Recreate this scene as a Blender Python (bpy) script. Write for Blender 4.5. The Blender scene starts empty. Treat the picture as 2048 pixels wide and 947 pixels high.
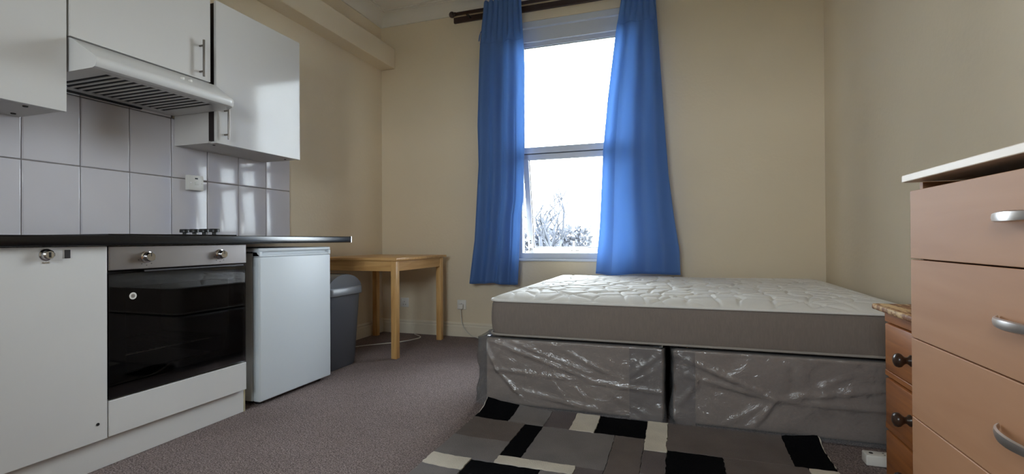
import bpy, bmesh, math, random
from mathutils import Vector, Matrix
from mathutils import noise as mnoise

random.seed(7)
S = bpy.context.scene
COL = S.collection

# ------------------------------------------------------------------ camera
F_PX, W_PX, H_PX = 977.6, 2048, 947
yd = Vector((1356 - 1024, -(476 - 473.5), -F_PX)).normalized()
xd = -Vector((-1855 - 1024, -(496 - 473.5), -F_PX))
xd = (xd - yd * xd.dot(yd)).normalized()
zd = xd.cross(yd)
cd = bpy.data.cameras.new('camera')
cam = bpy.data.objects.new('camera', cd)
COL.objects.link(cam)
cd.sensor_fit = 'HORIZONTAL'
cd.sensor_width = 36.0
cd.lens = 36.0 * F_PX / W_PX
cd.clip_start = 0.02
cam.matrix_world = Matrix((xd, yd, zd)).to_4x4()
cam.location = (0, 0, 0.87)
S.camera = cam

# ------------------------------------------------------------------ world, light, exposure
wd = bpy.data.worlds.new('overcast_sky')
S.world = wd
wd.use_nodes = True
bg = wd.node_tree.nodes['Background']
bg.inputs['Color'].default_value = (0.84, 0.93, 1.0, 1)
bg.inputs['Strength'].default_value = 9.0
pl = bpy.data.lights.new('window_portal', 'AREA')
pl.shape = 'RECTANGLE'; pl.size = 1.06; pl.size_y = 2.1
pl.cycles.is_portal = True
po = bpy.data.objects.new('window_portal', pl)
po.location = (-0.83, 4.215, 1.72); po.rotation_euler = (-math.pi / 2, 0, 0)
COL.objects.link(po)
pl2 = bpy.data.lights.new('window_portal', 'AREA')  # portal for the added fill window
pl2.shape = 'RECTANGLE'; pl2.size = 1.2; pl2.size_y = 0.9
pl2.cycles.is_portal = True
po2 = bpy.data.objects.new('window_portal', pl2)
po2.location = (-0.7, -1.36, 1.75); po2.rotation_euler = (math.pi / 2, 0, 0)
COL.objects.link(po2)
S.view_settings.view_transform = 'Standard'
S.view_settings.look = 'None'
S.view_settings.exposure = 1.6
S.view_settings.gamma = 1.0
S.view_settings.use_curve_mapping = False
S.cycles.max_bounces = 14
S.cycles.diffuse_bounces = 8
S.cycles.glossy_bounces = 5
S.cycles.transparent_max_bounces = 16
S.cycles.sample_clamp_indirect = 6.0

# ------------------------------------------------------------------ materials
def lin(r, g, b):
    def f(c):
        c /= 255.0
        return c / 12.92 if c <= 0.04045 else ((c + 0.055) / 1.055) ** 2.4
    return (f(r), f(g), f(b), 1.0)

def new_mat(name):
    m = bpy.data.materials.new(name)
    m.use_nodes = True
    return m, m.node_tree, m.node_tree.nodes['Principled BSDF']

def mat(name, c, rough=0.5, metal=0.0, var=0.0, scale=8.0, bump=0.0, bscale=60.0, c2=None, stretch=None, coat=0.0, spec=0.5):
    m, nt, p = new_mat(name)
    p.inputs['Base Color'].default_value = c
    p.inputs['Roughness'].default_value = rough
    p.inputs['Metallic'].default_value = metal
    p.inputs['Specular IOR Level'].default_value = spec
    if coat:
        p.inputs['Coat Weight'].default_value = coat
        p.inputs['Coat Roughness'].default_value = 0.08
    N, L = nt.nodes, nt.links
    tc = N.new('ShaderNodeTexCoord')
    mp = N.new('ShaderNodeMapping')
    L.new(tc.outputs['Object'], mp.inputs['Vector'])
    if stretch: mp.inputs['Scale'].default_value = stretch
    if var or c2:
        n = N.new('ShaderNodeTexNoise')
        n.inputs['Scale'].default_value = scale
        n.inputs['Detail'].default_value = 5
        L.new(mp.outputs[0], n.inputs['Vector'])
        r = N.new('ShaderNodeValToRGB')
        a = c2 if c2 else tuple(x * (1 - var) for x in c[:3]) + (1,)
        r.color_ramp.elements[0].color = a
        r.color_ramp.elements[0].position = 0.33
        r.color_ramp.elements[1].color = c
        r.color_ramp.elements[1].position = 0.66
        L.new(n.outputs['Fac'], r.inputs['Fac'])
        L.new(r.outputs['Color'], p.inputs['Base Color'])
    if bump:
        n2 = N.new('ShaderNodeTexNoise')
        n2.inputs['Scale'].default_value = bscale
        n2.inputs['Detail'].default_value = 4
        L.new(mp.outputs[0], n2.inputs['Vector'])
        b = N.new('ShaderNodeBump')
        b.inputs['Strength'].default_value = bump
        b.inputs['Distance'].default_value = 0.01
        L.new(n2.outputs['Fac'], b.inputs['Height'])
        L.new(b.outputs['Normal'], p.inputs['Normal'])
    return m

def wood(name, c1, c2, axis, rough=0.45, scale=3.0, stretch=14.0, coat=0.0, worn=None):
    """grain running along the given axis"""
    m, nt, p = new_mat(name)
    N, L = nt.nodes, nt.links
    tc = N.new('ShaderNodeTexCoord'); mp = N.new('ShaderNodeMapping')
    L.new(tc.outputs['Object'], mp.inputs['Vector'])
    sc = [stretch] * 3; sc[axis] = 1.0
    mp.inputs['Scale'].default_value = sc
    n = N.new('ShaderNodeTexNoise'); n.inputs['Scale'].default_value = scale
    n.inputs['Detail'].default_value = 8; n.inputs['Distortion'].default_value = 0.6
    L.new(mp.outputs[0], n.inputs['Vector'])
    r = N.new('ShaderNodeValToRGB')
    r.color_ramp.elements[0].position = 0.3; r.color_ramp.elements[0].color = c2
    r.color_ramp.elements[1].position = 0.68; r.color_ramp.elements[1].color = c1
    L.new(n.outputs['Fac'], r.inputs['Fac'])
    out = r.outputs['Color']
    if worn:
        n3 = N.new('ShaderNodeTexNoise'); n3.inputs['Scale'].default_value = 9
        n3.inputs['Detail'].default_value = 9; n3.inputs['Roughness'].default_value = 0.75
        mp3 = N.new('ShaderNodeMapping'); mp3.inputs['Scale'].default_value = (3.0, 0.7, 1)
        mp3.inputs['Rotation'].default_value = (0, 0, 0.6)
        L.new(tc.outputs['Object'], mp3.inputs['Vector']); L.new(mp3.outputs[0], n3.inputs['Vector'])
        r3 = N.new('ShaderNodeValToRGB')
        r3.color_ramp.elements[0].position = 0.45; r3.color_ramp.elements[1].position = 0.52
        L.new(n3.outputs['Fac'], r3.inputs['Fac'])
        mx = N.new('ShaderNodeMix'); mx.data_type = 'RGBA'
        L.new(r3.outputs['Color'], mx.inputs[0]); L.new(out, mx.inputs[6]); mx.inputs[7].default_value = worn
        out = mx.outputs[2]
    L.new(out, p.inputs['Base Color'])
    p.inputs['Roughness'].default_value = rough
    b = N.new('ShaderNodeBump'); b.inputs['Strength'].default_value = 0.12; b.inputs['Distance'].default_value = 0.004
    L.new(n.outputs['Fac'], b.inputs['Height']); L.new(b.outputs['Normal'], p.inputs['Normal'])
    if coat: p.inputs['Coat Weight'].default_value = coat
    return m

M = {}
M['wall'] = mat('cream_wall_paint', lin(222, 207, 181), 0.75, var=0.035, scale=1.6, bump=0.12, bscale=45)
M['ceil'] = mat('white_ceiling_paint', lin(222, 216, 204), 0.8, var=0.03, scale=2, bump=0.1, bscale=50)
M['skirting'] = mat('cream_gloss_paint', lin(224, 214, 194), 0.4, var=0.04, scale=6)
M['white_gloss'] = mat('white_gloss_laminate', lin(210, 207, 204), 0.10, var=0.02, scale=3, bump=0.015, bscale=14)
M['white_satin'] = mat('white_satin_laminate', lin(214, 212, 210), 0.38, var=0.03, scale=4)
M['carcass'] = mat('white_carcass_board', lin(205, 200, 196), 0.5, var=0.03, scale=5)
M['gap_shade_caps'] = mat('dark_brown_gap_shade_and_caps', lin(34, 24, 22), 0.6)  # door gap shade as colour; also the plain screw caps
M['raw_board'] = mat('raw_chipboard', lin(196, 184, 150), 0.8, var=0.35, scale=60)
M['tile'] = mat('white_tile_glaze', lin(208, 204, 208), 0.09, var=0.02, scale=5, bump=0.02, bscale=9)
M['grout'] = mat('grey_grout', lin(150, 142, 138), 0.85, var=0.3, scale=20)
M['worktop'] = mat('black_gloss_worktop', lin(16, 15, 17), 0.22, var=0.3, scale=120)
M['black_glass'] = mat('black_glass', lin(6, 6, 7), 0.05)
M['steel'] = mat('brushed_steel', lin(150, 144, 142), 0.34, 1.0, stretch=(1, 1, 40), bump=0.03, bscale=40)
M['chrome'] = mat('chrome', lin(215, 215, 218), 0.1, 1.0)
M['nickel'] = mat('satin_nickel', lin(205, 200, 196), 0.3, 1.0)
M['dark_nickel'] = mat('dark_nickel', lin(128, 122, 116), 0.32, 1.0)
M['dark_grip'] = mat('dark_grey_metal', lin(84, 82, 84), 0.4, 1.0)
M['alu'] = mat('aluminium_strip', lin(200, 202, 205), 0.25, 1.0)
M['black_plastic'] = mat('black_plastic', lin(18, 18, 19), 0.45)
M['cavity'] = mat('oven_enamel', lin(64, 62, 64), 0.35)
M['hood'] = mat('white_hood_enamel', lin(212, 210, 208), 0.3, var=0.02, scale=5)
M['hood_dark'] = mat('grease_filter_and_rear_shade', lin(30, 29, 32), 0.6, var=0.4, scale=70)
M['hood_dark2'] = mat('grease_filter_wire', lin(56, 54, 58), 0.6)
M['fridge'] = mat('white_fridge_enamel', lin(214, 221, 227), 0.45, bump=0.02, bscale=150)
M['fridge_side'] = mat('white_fridge_side', lin(205, 208, 210), 0.4)
M['bin'] = mat('grey_bin_plastic', lin(88, 91, 99), 0.38, bump=0.03, bscale=200)
M['bin_lid'] = mat('grey_bin_lid_plastic', lin(112, 115, 122), 0.3)
M['white_plastic'] = mat('white_plastic', lin(225, 222, 216), 0.3)
M['upvc'] = mat('white_upvc', lin(196, 200, 208), 0.25)
M['gasket'] = mat('black_gasket', lin(30, 30, 34), 0.6)
M['pine_x'] = wood('table_pine_x', lin(222, 178, 116), lin(196, 146, 86), 0, 0.4, coat=0.15)
M['pine_y'] = wood('table_pine_y', lin(222, 178, 116), lin(196, 146, 86), 1, 0.4, coat=0.15)
M['pine_z'] = wood('table_pine_z', lin(222, 178, 116), lin(196, 146, 86), 2, 0.4, coat=0.15)
M['dpine'] = wood('waxed_pine', lin(188, 118, 60), lin(148, 84, 38), 1, 0.42, coat=0.1, scale=2.5)
M['dpine_z'] = wood('waxed_pine_upright', lin(188, 118, 60), lin(148, 84, 38), 2, 0.42, coat=0.1, scale=2.5)
M['dpine_top'] = wood('worn_pine_top', lin(150, 92, 48), lin(112, 66, 34), 1, 0.6, worn=lin(216, 180, 130))
M['knob_brown'] = mat('dark_brown_knob', lin(62, 44, 34), 0.28, var=0.3, scale=30)
M['beech'] = wood('beech_laminate', lin(192, 142, 104), lin(182, 131, 93), 1, 0.6, scale=1.6, stretch=9)
M['beech_pale'] = wood('beech_laminate_top', lin(224, 204, 182), lin(212, 190, 166), 1, 0.4, scale=1.6, stretch=9)
M['pole'] = mat('dark_wood_pole', lin(58, 40, 36), 0.35, var=0.2, scale=10)
M['divan'] = mat('grey_divan_fabric', lin(140, 122, 110), 0.9, var=0.12, scale=120, bump=0.25, bscale=400)
M['mat_side'] = mat('grey_mattress_border', lin(128, 117, 109), 0.85, var=0.10, scale=150, bump=0.2, bscale=350, stretch=(1, 1, 0.2))
M['mat_top'] = mat('white_quilted_ticking', lin(224, 221, 216), 0.8, var=0.04, scale=12, bump=0.15, bscale=220)
M['piping'] = mat('grey_piping', lin(150, 143, 136), 0.7)
M['cable'] = mat('white_cable', lin(214, 210, 200), 0.45)
M['bark'] = mat('pale_bark', lin(58, 61, 70), 0.9, var=0.3, scale=6)
M['slate'] = mat('pale_slate_roof', lin(176, 178, 186), 0.6, var=0.2, scale=3)
M['render_wall'] = mat('pale_render', lin(206, 204, 200), 0.8, var=0.1, scale=2)
M['grass'] = mat('winter_grass', lin(150, 150, 142), 0.95, var=0.25, scale=0.7)
M['hedge'] = mat('hedge_leaves', lin(68, 71, 80), 0.9, var=0.5, scale=4)

def carpet():
    m, nt, p = new_mat('brown_loop_carpet')
    N, L = nt.nodes, nt.links
    tc = N.new('ShaderNodeTexCoord')
    n = N.new('ShaderNodeTexNoise'); n.inputs['Scale'].default_value = 190; n.inputs['Detail'].default_value = 3
    n2 = N.new('ShaderNodeTexNoise'); n2.inputs['Scale'].default_value = 2.2; n2.inputs['Detail'].default_value = 4
    v = N.new('ShaderNodeTexVoronoi'); v.inputs['Scale'].default_value = 150
    for t in (n, n2, v): L.new(tc.outputs['Object'], t.inputs['Vector'])
    r = N.new('ShaderNodeValToRGB')
    r.color_ramp.elements[0].position = 0.32; r.color_ramp.elements[0].color = lin(88, 76, 74)
    r.color_ramp.elements[1].position = 0.70; r.color_ramp.elements[1].color = lin(172, 156, 152)
    L.new(n.outputs['Fac'], r.inputs['Fac'])
    mx = N.new('ShaderNodeMix'); mx.data_type = 'RGBA'; mx.blend_type = 'MULTIPLY'
    r2 = N.new('ShaderNodeValToRGB')
    r2.color_ramp.elements[0].position = 0.3; r2.color_ramp.elements[0].color = (0.82, 0.81, 0.80, 1)
    r2.color_ramp.elements[1].position = 0.7; r2.color_ramp.elements[1].color = (1, 1, 1, 1)
    L.new(n2.outputs['Fac'], r2.inputs['Fac'])
    mx.inputs[0].default_value = 1.0
    L.new(r.outputs['Color'], mx.inputs[6]); L.new(r2.outputs['Color'], mx.inputs[7])
    L.new(mx.outputs[2], p.inputs['Base Color'])
    p.inputs['Roughness'].default_value = 0.95
    p.inputs['Specular IOR Level'].default_value = 0.15
    b = N.new('ShaderNodeBump'); b.inputs['Strength'].default_value = 0.7; b.inputs['Distance'].default_value = 0.006
    L.new(v.outputs['Distance'], b.inputs['Height']); L.new(b.outputs['Normal'], p.inputs['Normal'])
    return m
M['carpet'] = carpet()

def pile(name, c):
    m = mat(name, c, 0.95, var=0.14, scale=9, bump=0.5, bscale=260, spec=0.05)
    return m
M['r_black'] = pile('black_pile', lin(15, 15, 18))
M['r_cream'] = pile('cream_pile', lin(222, 214, 200))
M['r_grey'] = pile('mid_grey_pile', lin(132, 127, 126))
M['r_dgrey'] = pile('dark_grey_pile', lin(112, 104, 104))
M['r_taupe'] = pile('taupe_pile', lin(116, 107, 103))

def cloth():
    m, nt, p = new_mat('blue_velvet_curtain')
    N, L = nt.nodes, nt.links
    out = N['Material Output']
    p.inputs['Base Color'].default_value = lin(92, 128, 186)
    p.inputs['Roughness'].default_value = 0.6
    p.inputs['Sheen Weight'].default_value = 0.5
    p.inputs['Sheen Tint'].default_value = lin(150, 190, 240)
    tr = N.new('ShaderNodeBsdfTranslucent'); tr.inputs['Color'].default_value = lin(156, 190, 230)
    mx = N.new('ShaderNodeMixShader'); mx.inputs[0].default_value = 0.42
    L.new(p.outputs[0], mx.inputs[1]); L.new(tr.outputs[0], mx.inputs[2])
    L.new(mx.outputs[0], out.inputs['Surface'])
    tc = N.new('ShaderNodeTexCoord'); n = N.new('ShaderNodeTexNoise')
    n.inputs['Scale'].default_value = 300
    L.new(tc.outputs['Object'], n.inputs['Vector'])
    b = N.new('ShaderNodeBump'); b.inputs['Strength'].default_value = 0.1; b.inputs['Distance'].default_value = 0.003
    L.new(n.outputs['Fac'], b.inputs['Height']); L.new(b.outputs['Normal'], p.inputs['Normal'])
    return m
M['curtain'] = cloth()

def glassy(name, tint, gloss_rough=0.0, base=0.06, rng=0.5, haze=None, bump=0.0):
    """clear sheet: transparent with a fresnel reflection, optional milky haze"""
    m, nt, p = new_mat(name)
    N, L = nt.nodes, nt.links
    N.remove(p)
    out = N['Material Output']
    t = N.new('ShaderNodeBsdfTransparent'); t.inputs['Color'].default_value = tint
    g = N.new('ShaderNodeBsdfGlossy'); g.inputs['Roughness'].default_value = gloss_rough
    fr = N.new('ShaderNodeFresnel'); fr.inputs['IOR'].default_value = 1.5
    mr = N.new('ShaderNodeMath'); mr.operation = 'MULTIPLY_ADD'
    mr.inputs[1].default_value = rng; mr.inputs[2].default_value = base
    L.new(fr.outputs[0], mr.inputs[0])
    mr.use_clamp = True
    mx = N.new('ShaderNodeMixShader')
    L.new(mr.outputs[0], mx.inputs[0])
    last = t
    if haze:
        d = N.new('ShaderNodeBsdfDiffuse'); d.inputs['Color'].default_value = (0.85, 0.86, 0.88, 1)
        m2 = N.new('ShaderNodeMixShader'); m2.inputs[0].default_value = haze
        L.new(t.outputs[0], m2.inputs[1]); L.new(d.outputs[0], m2.inputs[2])
        last = m2
    L.new(last.outputs[0], mx.inputs[1]); L.new(g.outputs[0], mx.inputs[2])
    L.new(mx.outputs[0], out.inputs['Surface'])
    if bump:
        tc = N.new('ShaderNodeTexCoord'); n = N.new('ShaderNodeTexNoise')
        n.inputs['Scale'].default_value = 16; n.inputs['Detail'].default_value = 4; n.inputs['Distortion'].default_value = 2.5
        L.new(tc.outputs['Object'], n.inputs['Vector'])
        b = N.new('ShaderNodeBump'); b.inputs['Strength'].default_value = bump; b.inputs['Distance'].default_value = 0.02
        L.new(n.outputs['Fac'], b.inputs['Height'])
        L.new(b.outputs['Normal'], g.inputs['Normal']); L.new(b.outputs['Normal'], fr.inputs['Normal'])
    return m
M['pane'] = glassy('window_glass', (0.97, 0.98, 0.98, 1), 0.0, 0.0, 0.8)
M['oven_glass'] = glassy('oven_door_glass', (0.62, 0.62, 0.64, 1), 0.02, 0.0, 0.9)
M['film'] = glassy('clear_polythene_film', (0.95, 0.96, 0.97, 1), 0.16, 0.02, 0.9, haze=0.10, bump=0.35)

# ------------------------------------------------------------------ mesh helpers
def B():
    return bmesh.new()

def box(bm, x0, x1, y0, y1, z0, z1, bev=0.0, seg=2):
    vs = [bm.verts.new((x, y, z)) for x in (x0, x1) for y in (y0, y1) for z in (z0, z1)]
    q = ((0, 1, 3, 2), (4, 6, 7, 5), (0, 4, 5, 1), (2, 3, 7, 6), (0, 2, 6, 4), (1, 5, 7, 3))
    fs = [bm.faces.new([vs[i] for i in f]) for f in q]
    if bev > 0:
        es = list({e for f in fs for e in f.edges})
        bmesh.ops.bevel(bm, geom=es, offset=bev, segments=seg, affect='EDGES', profile=0.5, clamp_overlap=True)
    return bm

def prism(bm, pts, axis, a, b):
    """extrude a 2-D outline along an axis; pts are the two other coordinates in x,y,z order"""
    def v(p, t):
        c = list(p); c.insert(axis, t); return bm.verts.new(c)
    A = [v(p, a) for p in pts]; Bv = [v(p, b) for p in pts]
    n = len(pts)
    bm.faces.new(A); bm.faces.new(Bv[::-1])
    for i in range(n):
        bm.faces.new((A[i], Bv[i], Bv[(i + 1) % n], A[(i + 1) % n]))
    bmesh.ops.recalc_face_normals(bm, faces=bm.faces[:])
    return bm

def lathe(bm, prof, origin, axis, n=24, cap=True):
    """prof: (radius, distance along axis)"""
    ax = Vector(axis).normalized()
    u = ax.orthogonal().normalized(); w = ax.cross(u)
    o = Vector(origin)
    rings = []
    for r, t in prof:
        rings.append([bm.verts.new(o + ax * t + (u * math.cos(2 * math.pi * k / n) + w * math.sin(2 * math.pi * k / n)) * max(r, 1e-5)) for k in range(n)])
    for a, b in zip(rings, rings[1:]):
        for k in range(n):
            bm.faces.new((a[k], a[(k + 1) % n], b[(k + 1) % n], b[k]))
    if cap:
        bm.faces.new(rings[0][::-1]); bm.faces.new(rings[-1])
    return bm

def tube(bm, pts, r, n=8, closed=False):
    pts = [Vector(p) for p in pts]
    rings = []
    prev = None
    rr = r if isinstance(r, (list, tuple)) else [r] * len(pts)
    for i, p in enumerate(pts):
        if closed:
            d = pts[(i + 1) % len(pts)] - pts[i - 1]
        else:
            d = pts[min(i + 1, len(pts) - 1)] - pts[max(i - 1, 0)]
        d.normalize()
        if prev is None:
            u = d.orthogonal().normalized()
        else:
            u = (prev - d * prev.dot(d)).normalized()
        prev = u
        w = d.cross(u)
        rings.append([bm.verts.new(p + (u * math.cos(2 * math.pi * k / n) + w * math.sin(2 * math.pi * k / n)) * rr[i]) for k in range(n)])
    prs = list(zip(rings, rings[1:]))
    if closed: prs.append((rings[-1], rings[0]))
    for a, b in prs:
        for k in range(n):
            bm.faces.new((a[k], a[(k + 1) % n], b[(k + 1) % n], b[k]))
    if not closed:
        bm.faces.new(rings[0][::-1]); bm.faces.new(rings[-1])
    return bm

def grid(bm, fn, nu, nv):
    V = [[bm.verts.new(fn(i / nu, j / nv)) for j in range(nv + 1)] for i in range(nu + 1)]
    for i in range(nu):
        for j in range(nv):
            bm.faces.new((V[i][j], V[i + 1][j], V[i + 1][j + 1], V[i][j + 1]))
    return V

def smooth_path(pts, n=8):
    """Catmull-Rom"""
    P = [Vector(p) for p in pts]
    P = [P[0] * 2 - P[1]] + P + [P[-1] * 2 - P[-2]]
    out = []
    for i in range(1, len(P) - 2):
        for k in range(n):
            t = k / n
            a, b, c, d = P[i - 1], P[i], P[i + 1], P[i + 2]
            out.append(0.5 * ((2 * b) + (c - a) * t + (2 * a - 5 * b + 4 * c - d) * t * t + (-a + 3 * b - 3 * c + d) * t ** 3))
    out.append(P[-2])
    return out

def interp(tab, z):
    """tab: list of (z, value) with z descending"""
    if z >= tab[0][0]: return tab[0][1]
    for (z0, a), (z1, b) in zip(tab, tab[1:]):
        if z >= z1:
            t = (z0 - z) / (z0 - z1)
            return a + (b - a) * t
    return tab[-1][1]

def link(name, bm, material, parent=None, smooth=False, origin=None, angle=None):
    """one bmesh -> one object; verts given in world space, moved to the parent's or own origin"""
    me = bpy.data.meshes.new(name)
    o = bpy.data.objects.new(name, me)
    root = None
    if parent is not None:
        p = parent; root = Vector((0, 0, 0))
        while p is not None:
            root += p.location; p = p.parent
        off = root
    else:
        if origin is None:
            xs = [v.co for v in bm.verts]
            lo = Vector([min(c[i] for c in xs) for i in range(3)]); hi = Vector([max(c[i] for c in xs) for i in range(3)])
            origin = ((lo.x + hi.x) / 2, (lo.y + hi.y) / 2, lo.z)
        off = Vector(origin); o.location = off
    for v in bm.verts: v.co -= off
    bmesh.ops.recalc_face_normals(bm, faces=bm.faces[:])
    bm.to_mesh(me); bm.free()
    ms = material if isinstance(material, (list, tuple)) else [material]
    for x in ms: me.materials.append(M[x] if isinstance(x, str) else x)
    if smooth or angle:
        for p in me.polygons: p.use_smooth = True
        if angle:
            me.set_sharp_from_angle(angle=math.radians(angle))
    COL.objects.link(o)
    if parent is not None: o.parent = parent
    return o

def tag(o, label=None, cat=None, group=None, kind=None):
    if label: o['label'] = label
    if cat: o['category'] = cat
    if group: o['group'] = group
    if kind: o['kind'] = kind
    return o

def thing(name, label, cat, loc, group=None):
    o = bpy.data.objects.new(name, None)
    o.empty_display_size = 0.1
    o.location = loc
    COL.objects.link(o)
    return tag(o, label, cat, group)

def struct(name, bm, m, label, cat, **k):
    return tag(link(name, bm, m, **k), label, cat, kind='structure')

# ------------------------------------------------------------------ the room shell
XL, XR, YB, YF, ZC = -2.68, 1.0, 4.03, -1.2, 3.0
WX0, WX1, WZ0, WZ1 = -1.33, -0.33, 0.70, 2.745      # window opening
T = 0.30

struct('floor', box(B(), XL - T, XR + T, YF - T, YB + 0.17, -0.12, 0.0), 'carpet', 'dark brown flecked carpet covering the floor', 'floor')
struct('ceiling', box(B(), XL - T, XR + T, YF - T, YB + 0.17, ZC, ZC + 0.15), 'ceil', 'white painted ceiling', 'ceiling')
wall_left = struct('wall_left', box(B(), XL - T, XL, YF - T, YB + 0.17, 0, ZC), 'wall', 'cream painted wall behind the kitchen units', 'wall', origin=(XL, 0, 0))
struct('wall_right', box(B(), XR, XR + T, YF - T, YB + 0.17, 0, ZC), 'wall', 'cream painted wall behind the chests of drawers', 'wall')
FX0, FX1, FZ0, FZ1 = -1.3, -0.1, 1.3, 2.2            # fill window, added behind the viewer to brighten the room
bm = B()
box(bm, XL, FX0, YF - T, YF, 0, ZC); box(bm, FX1, XR, YF - T, YF, 0, ZC)
box(bm, FX0, FX1, YF - T, YF, 0, FZ0); box(bm, FX0, FX1, YF - T, YF, FZ1, ZC)
struct('wall_front', bm, 'wall', 'cream painted wall behind the viewer', 'wall')
bm = B()
box(bm, XL, WX0, YB, YB + 0.17, 0, ZC); box(bm, WX1, XR, YB, YB + 0.17, 0, ZC)
box(bm, WX0, WX1, YB, YB + 0.17, 0, WZ0); box(bm, WX0, WX1, YB, YB + 0.17, WZ1, ZC)
struct('wall_back', bm, 'wall', 'cream painted wall around the window', 'wall')

def cove_profile():
    pts = [(0.0, 2.895), (0.012, 2.895), (0.014, 2.91)]
    for k in range(9):
        a = k / 8 * math.pi / 2
        pts.append((0.1 - 0.086 * math.cos(a), 2.91 + 0.068 * math.sin(a)))
    pts += [(0.112, 2.978), (0.112, 2.988), (0.13, 2.988), (0.13, 3.0), (0.0, 3.0)]
    return pts
def cove(name, p0, p1, nrm, label):
    """profile swept from p0 to p1 with both ends mitred"""
    bm = B()
    d = (Vector(p1) - Vector(p0)).normalized(); n = Vector(nrm)
    prof = cove_profile()
    A = [bm.verts.new(Vector(p0) + n * u + d * u + Vector((0, 0, z))) for u, z in prof]
    C = [bm.verts.new(Vector(p1) + n * u - d * u + Vector((0, 0, z))) for u, z in prof]
    for i in range(len(prof) - 1):
        bm.faces.new((A[i], A[i + 1], C[i + 1], C[i]))
    return struct(name, bm, 'ceil', label, 'coving', angle=40)
cove('trim_1', (XL, YB, 0), (XR, YB, 0), (0, -1, 0), 'white plaster coving above the window wall')
cove('trim_2', (XL, YF, 0), (XL, YB, 0), (1, 0, 0), 'white plaster coving above the kitchen wall')
cove('trim_3', (XR, YF, 0), (XR, YB, 0), (-1, 0, 0), 'white plaster coving above the right wall')
# boxed-in beam along the kitchen wall
struct('trim_4', box(B(), XL, -2.53, YF, YB, 2.49, 2.678, 0.006), 'wall', 'cream boxed-in beam running high along the kitchen wall', 'beam')

def skirt_profile(h=0.125):
    return [(0, 0), (0.018, 0), (0.018, h * 0.72), (0.012, h * 0.80), (0.014, h * 0.88), (0.006, h), (0, h)]
def skirting(name, axis, a, b, base, sgn, label):
    bm = B()
    prism(bm, [((base + sgn * u), z) for u, z in skirt_profile()], axis, a, b)
    return struct(name, bm, 'skirting', label, 'skirting board')
skirting('baseboard_back', 0, XL, XR, YB, -1, 'cream skirting board under the window wall')
skirting('baseboard_left', 1, 2.75, YB, XL, 1, 'cream skirting board beside the table')
skirting('baseboard_right', 1, YF, YB, XR, -1, 'cream skirting board behind the chests')

# ---- tiles on the kitchen wall: each its own object, children of the wall
bm = B()
box(bm, XL, XL + 0.004, 0.214, 2.848, 0.897, 1.56); box(bm, XL, XL + 0.004, 0.214, 1.979, 1.55, 1.75)
link('grout', bm, 'grout', wall_left)
def tile_mesh(w, h):
    bm = B()
    box(bm, 0.003, 0.0105, -w / 2, w / 2, -h / 2, h / 2)
    # soft pillowed edge on the outer face only
    f = [f for f in bm.faces if all(abs(v.co.x - 0.0105) < 1e-6 for v in f.verts)][0]
    bmesh.ops.bevel(bm, geom=list(f.edges), offset=0.0065, segments=3, affect='EDGES', profile=0.6)
    bmesh.ops.recalc_face_normals(bm, faces=bm.faces[:])
    me = bpy.data.meshes.new('tile'); bm.to_mesh(me); bm.free()
    for p in me.polygons: p.use_smooth = True
    me.set_sharp_from_angle(angle=math.radians(60))
    me.materials.append(M['tile'])
    return me
tm_full, tm_short = tile_mesh(0.2165, 0.3265), tile_mesh(0.2165, 0.19)
for i in range(12):
    yc = 2.848 - 0.2195 * (i + 0.5)
    for r, zc in enumerate((0.897 + 0.165, 0.897 + 0.33 + 0.165, 0.897 + 0.66 + 0.096)):
        if r == 2 and yc > 1.98: continue
        o = bpy.data.objects.new('tile', tm_short if r == 2 else tm_full)
        o.location = (0.0, yc, zc)
        o.rotation_euler = (random.uniform(-.002, .002), random.uniform(-.004, .004), random.uniform(-.006, .006))
        COL.objects.link(o); o.parent = wall_left

# ------------------------------------------------------------------ window (white frame, fixed light above, top-hung sash below pushed open)
win = thing('window_1', 'white window with a fixed upper pane and lower sash pushed open', 'window', (-0.83, YB, WZ0))
win['kind'] = 'structure'
fy0, fy1 = 4.045, 4.115
def fr(name, m, *a, bev=0.004, parent=win):
    return link(name, box(B(), *a, bev), m, parent)
fr('frame_jamb', 'upvc', WX0, WX0 + 0.052, fy0, fy1, WZ0, WZ1)
fr('frame_jamb', 'upvc', WX1 - 0.052, WX1, fy0, fy1, WZ0, WZ1)
fr('frame_head', 'upvc', WX0, WX1, fy0 - 0.012, fy1, 2.69, WZ1)
fr('frame_head', 'upvc', WX0 + 0.05, WX1 - 0.05, fy0, fy1, 2.57, 2.684)
fr('frame_cill', 'upvc', WX0, WX1, fy0 - 0.01, fy1, 0.703, 0.752)
fr('frame_transom', 'upvc', WX0 + 0.05, WX1 - 0.05, fy0, fy1, 1.608, 1.662)
fr('glazing_bead', 'upvc', WX0 + 0.052, WX1 - 0.052, fy0 + 0.022, fy1 - 0.01, 2.532, 2.572, bev=0.003)
fr('glazing_bead', 'upvc', WX0 + 0.052, WX0 + 0.072, fy0 + 0.02, fy1 - 0.01, 1.66, 2.54, bev=0.003)
fr('glazing_bead', 'upvc', WX1 - 0.072, WX1 - 0.052, fy0 + 0.02, fy1 - 0.01, 1.66, 2.54, bev=0.003)
fr('gasket', 'gasket', WX0 + 0.07, WX1 - 0.07, fy0 + 0.03, fy0 + 0.04, 2.528, 2.534, bev=0)
fr('pane', 'pane', WX0 + 0.06, WX1 - 0.06, fy0 + 0.034, fy0 + 0.038, 1.65, 2.545, bev=0)
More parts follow.
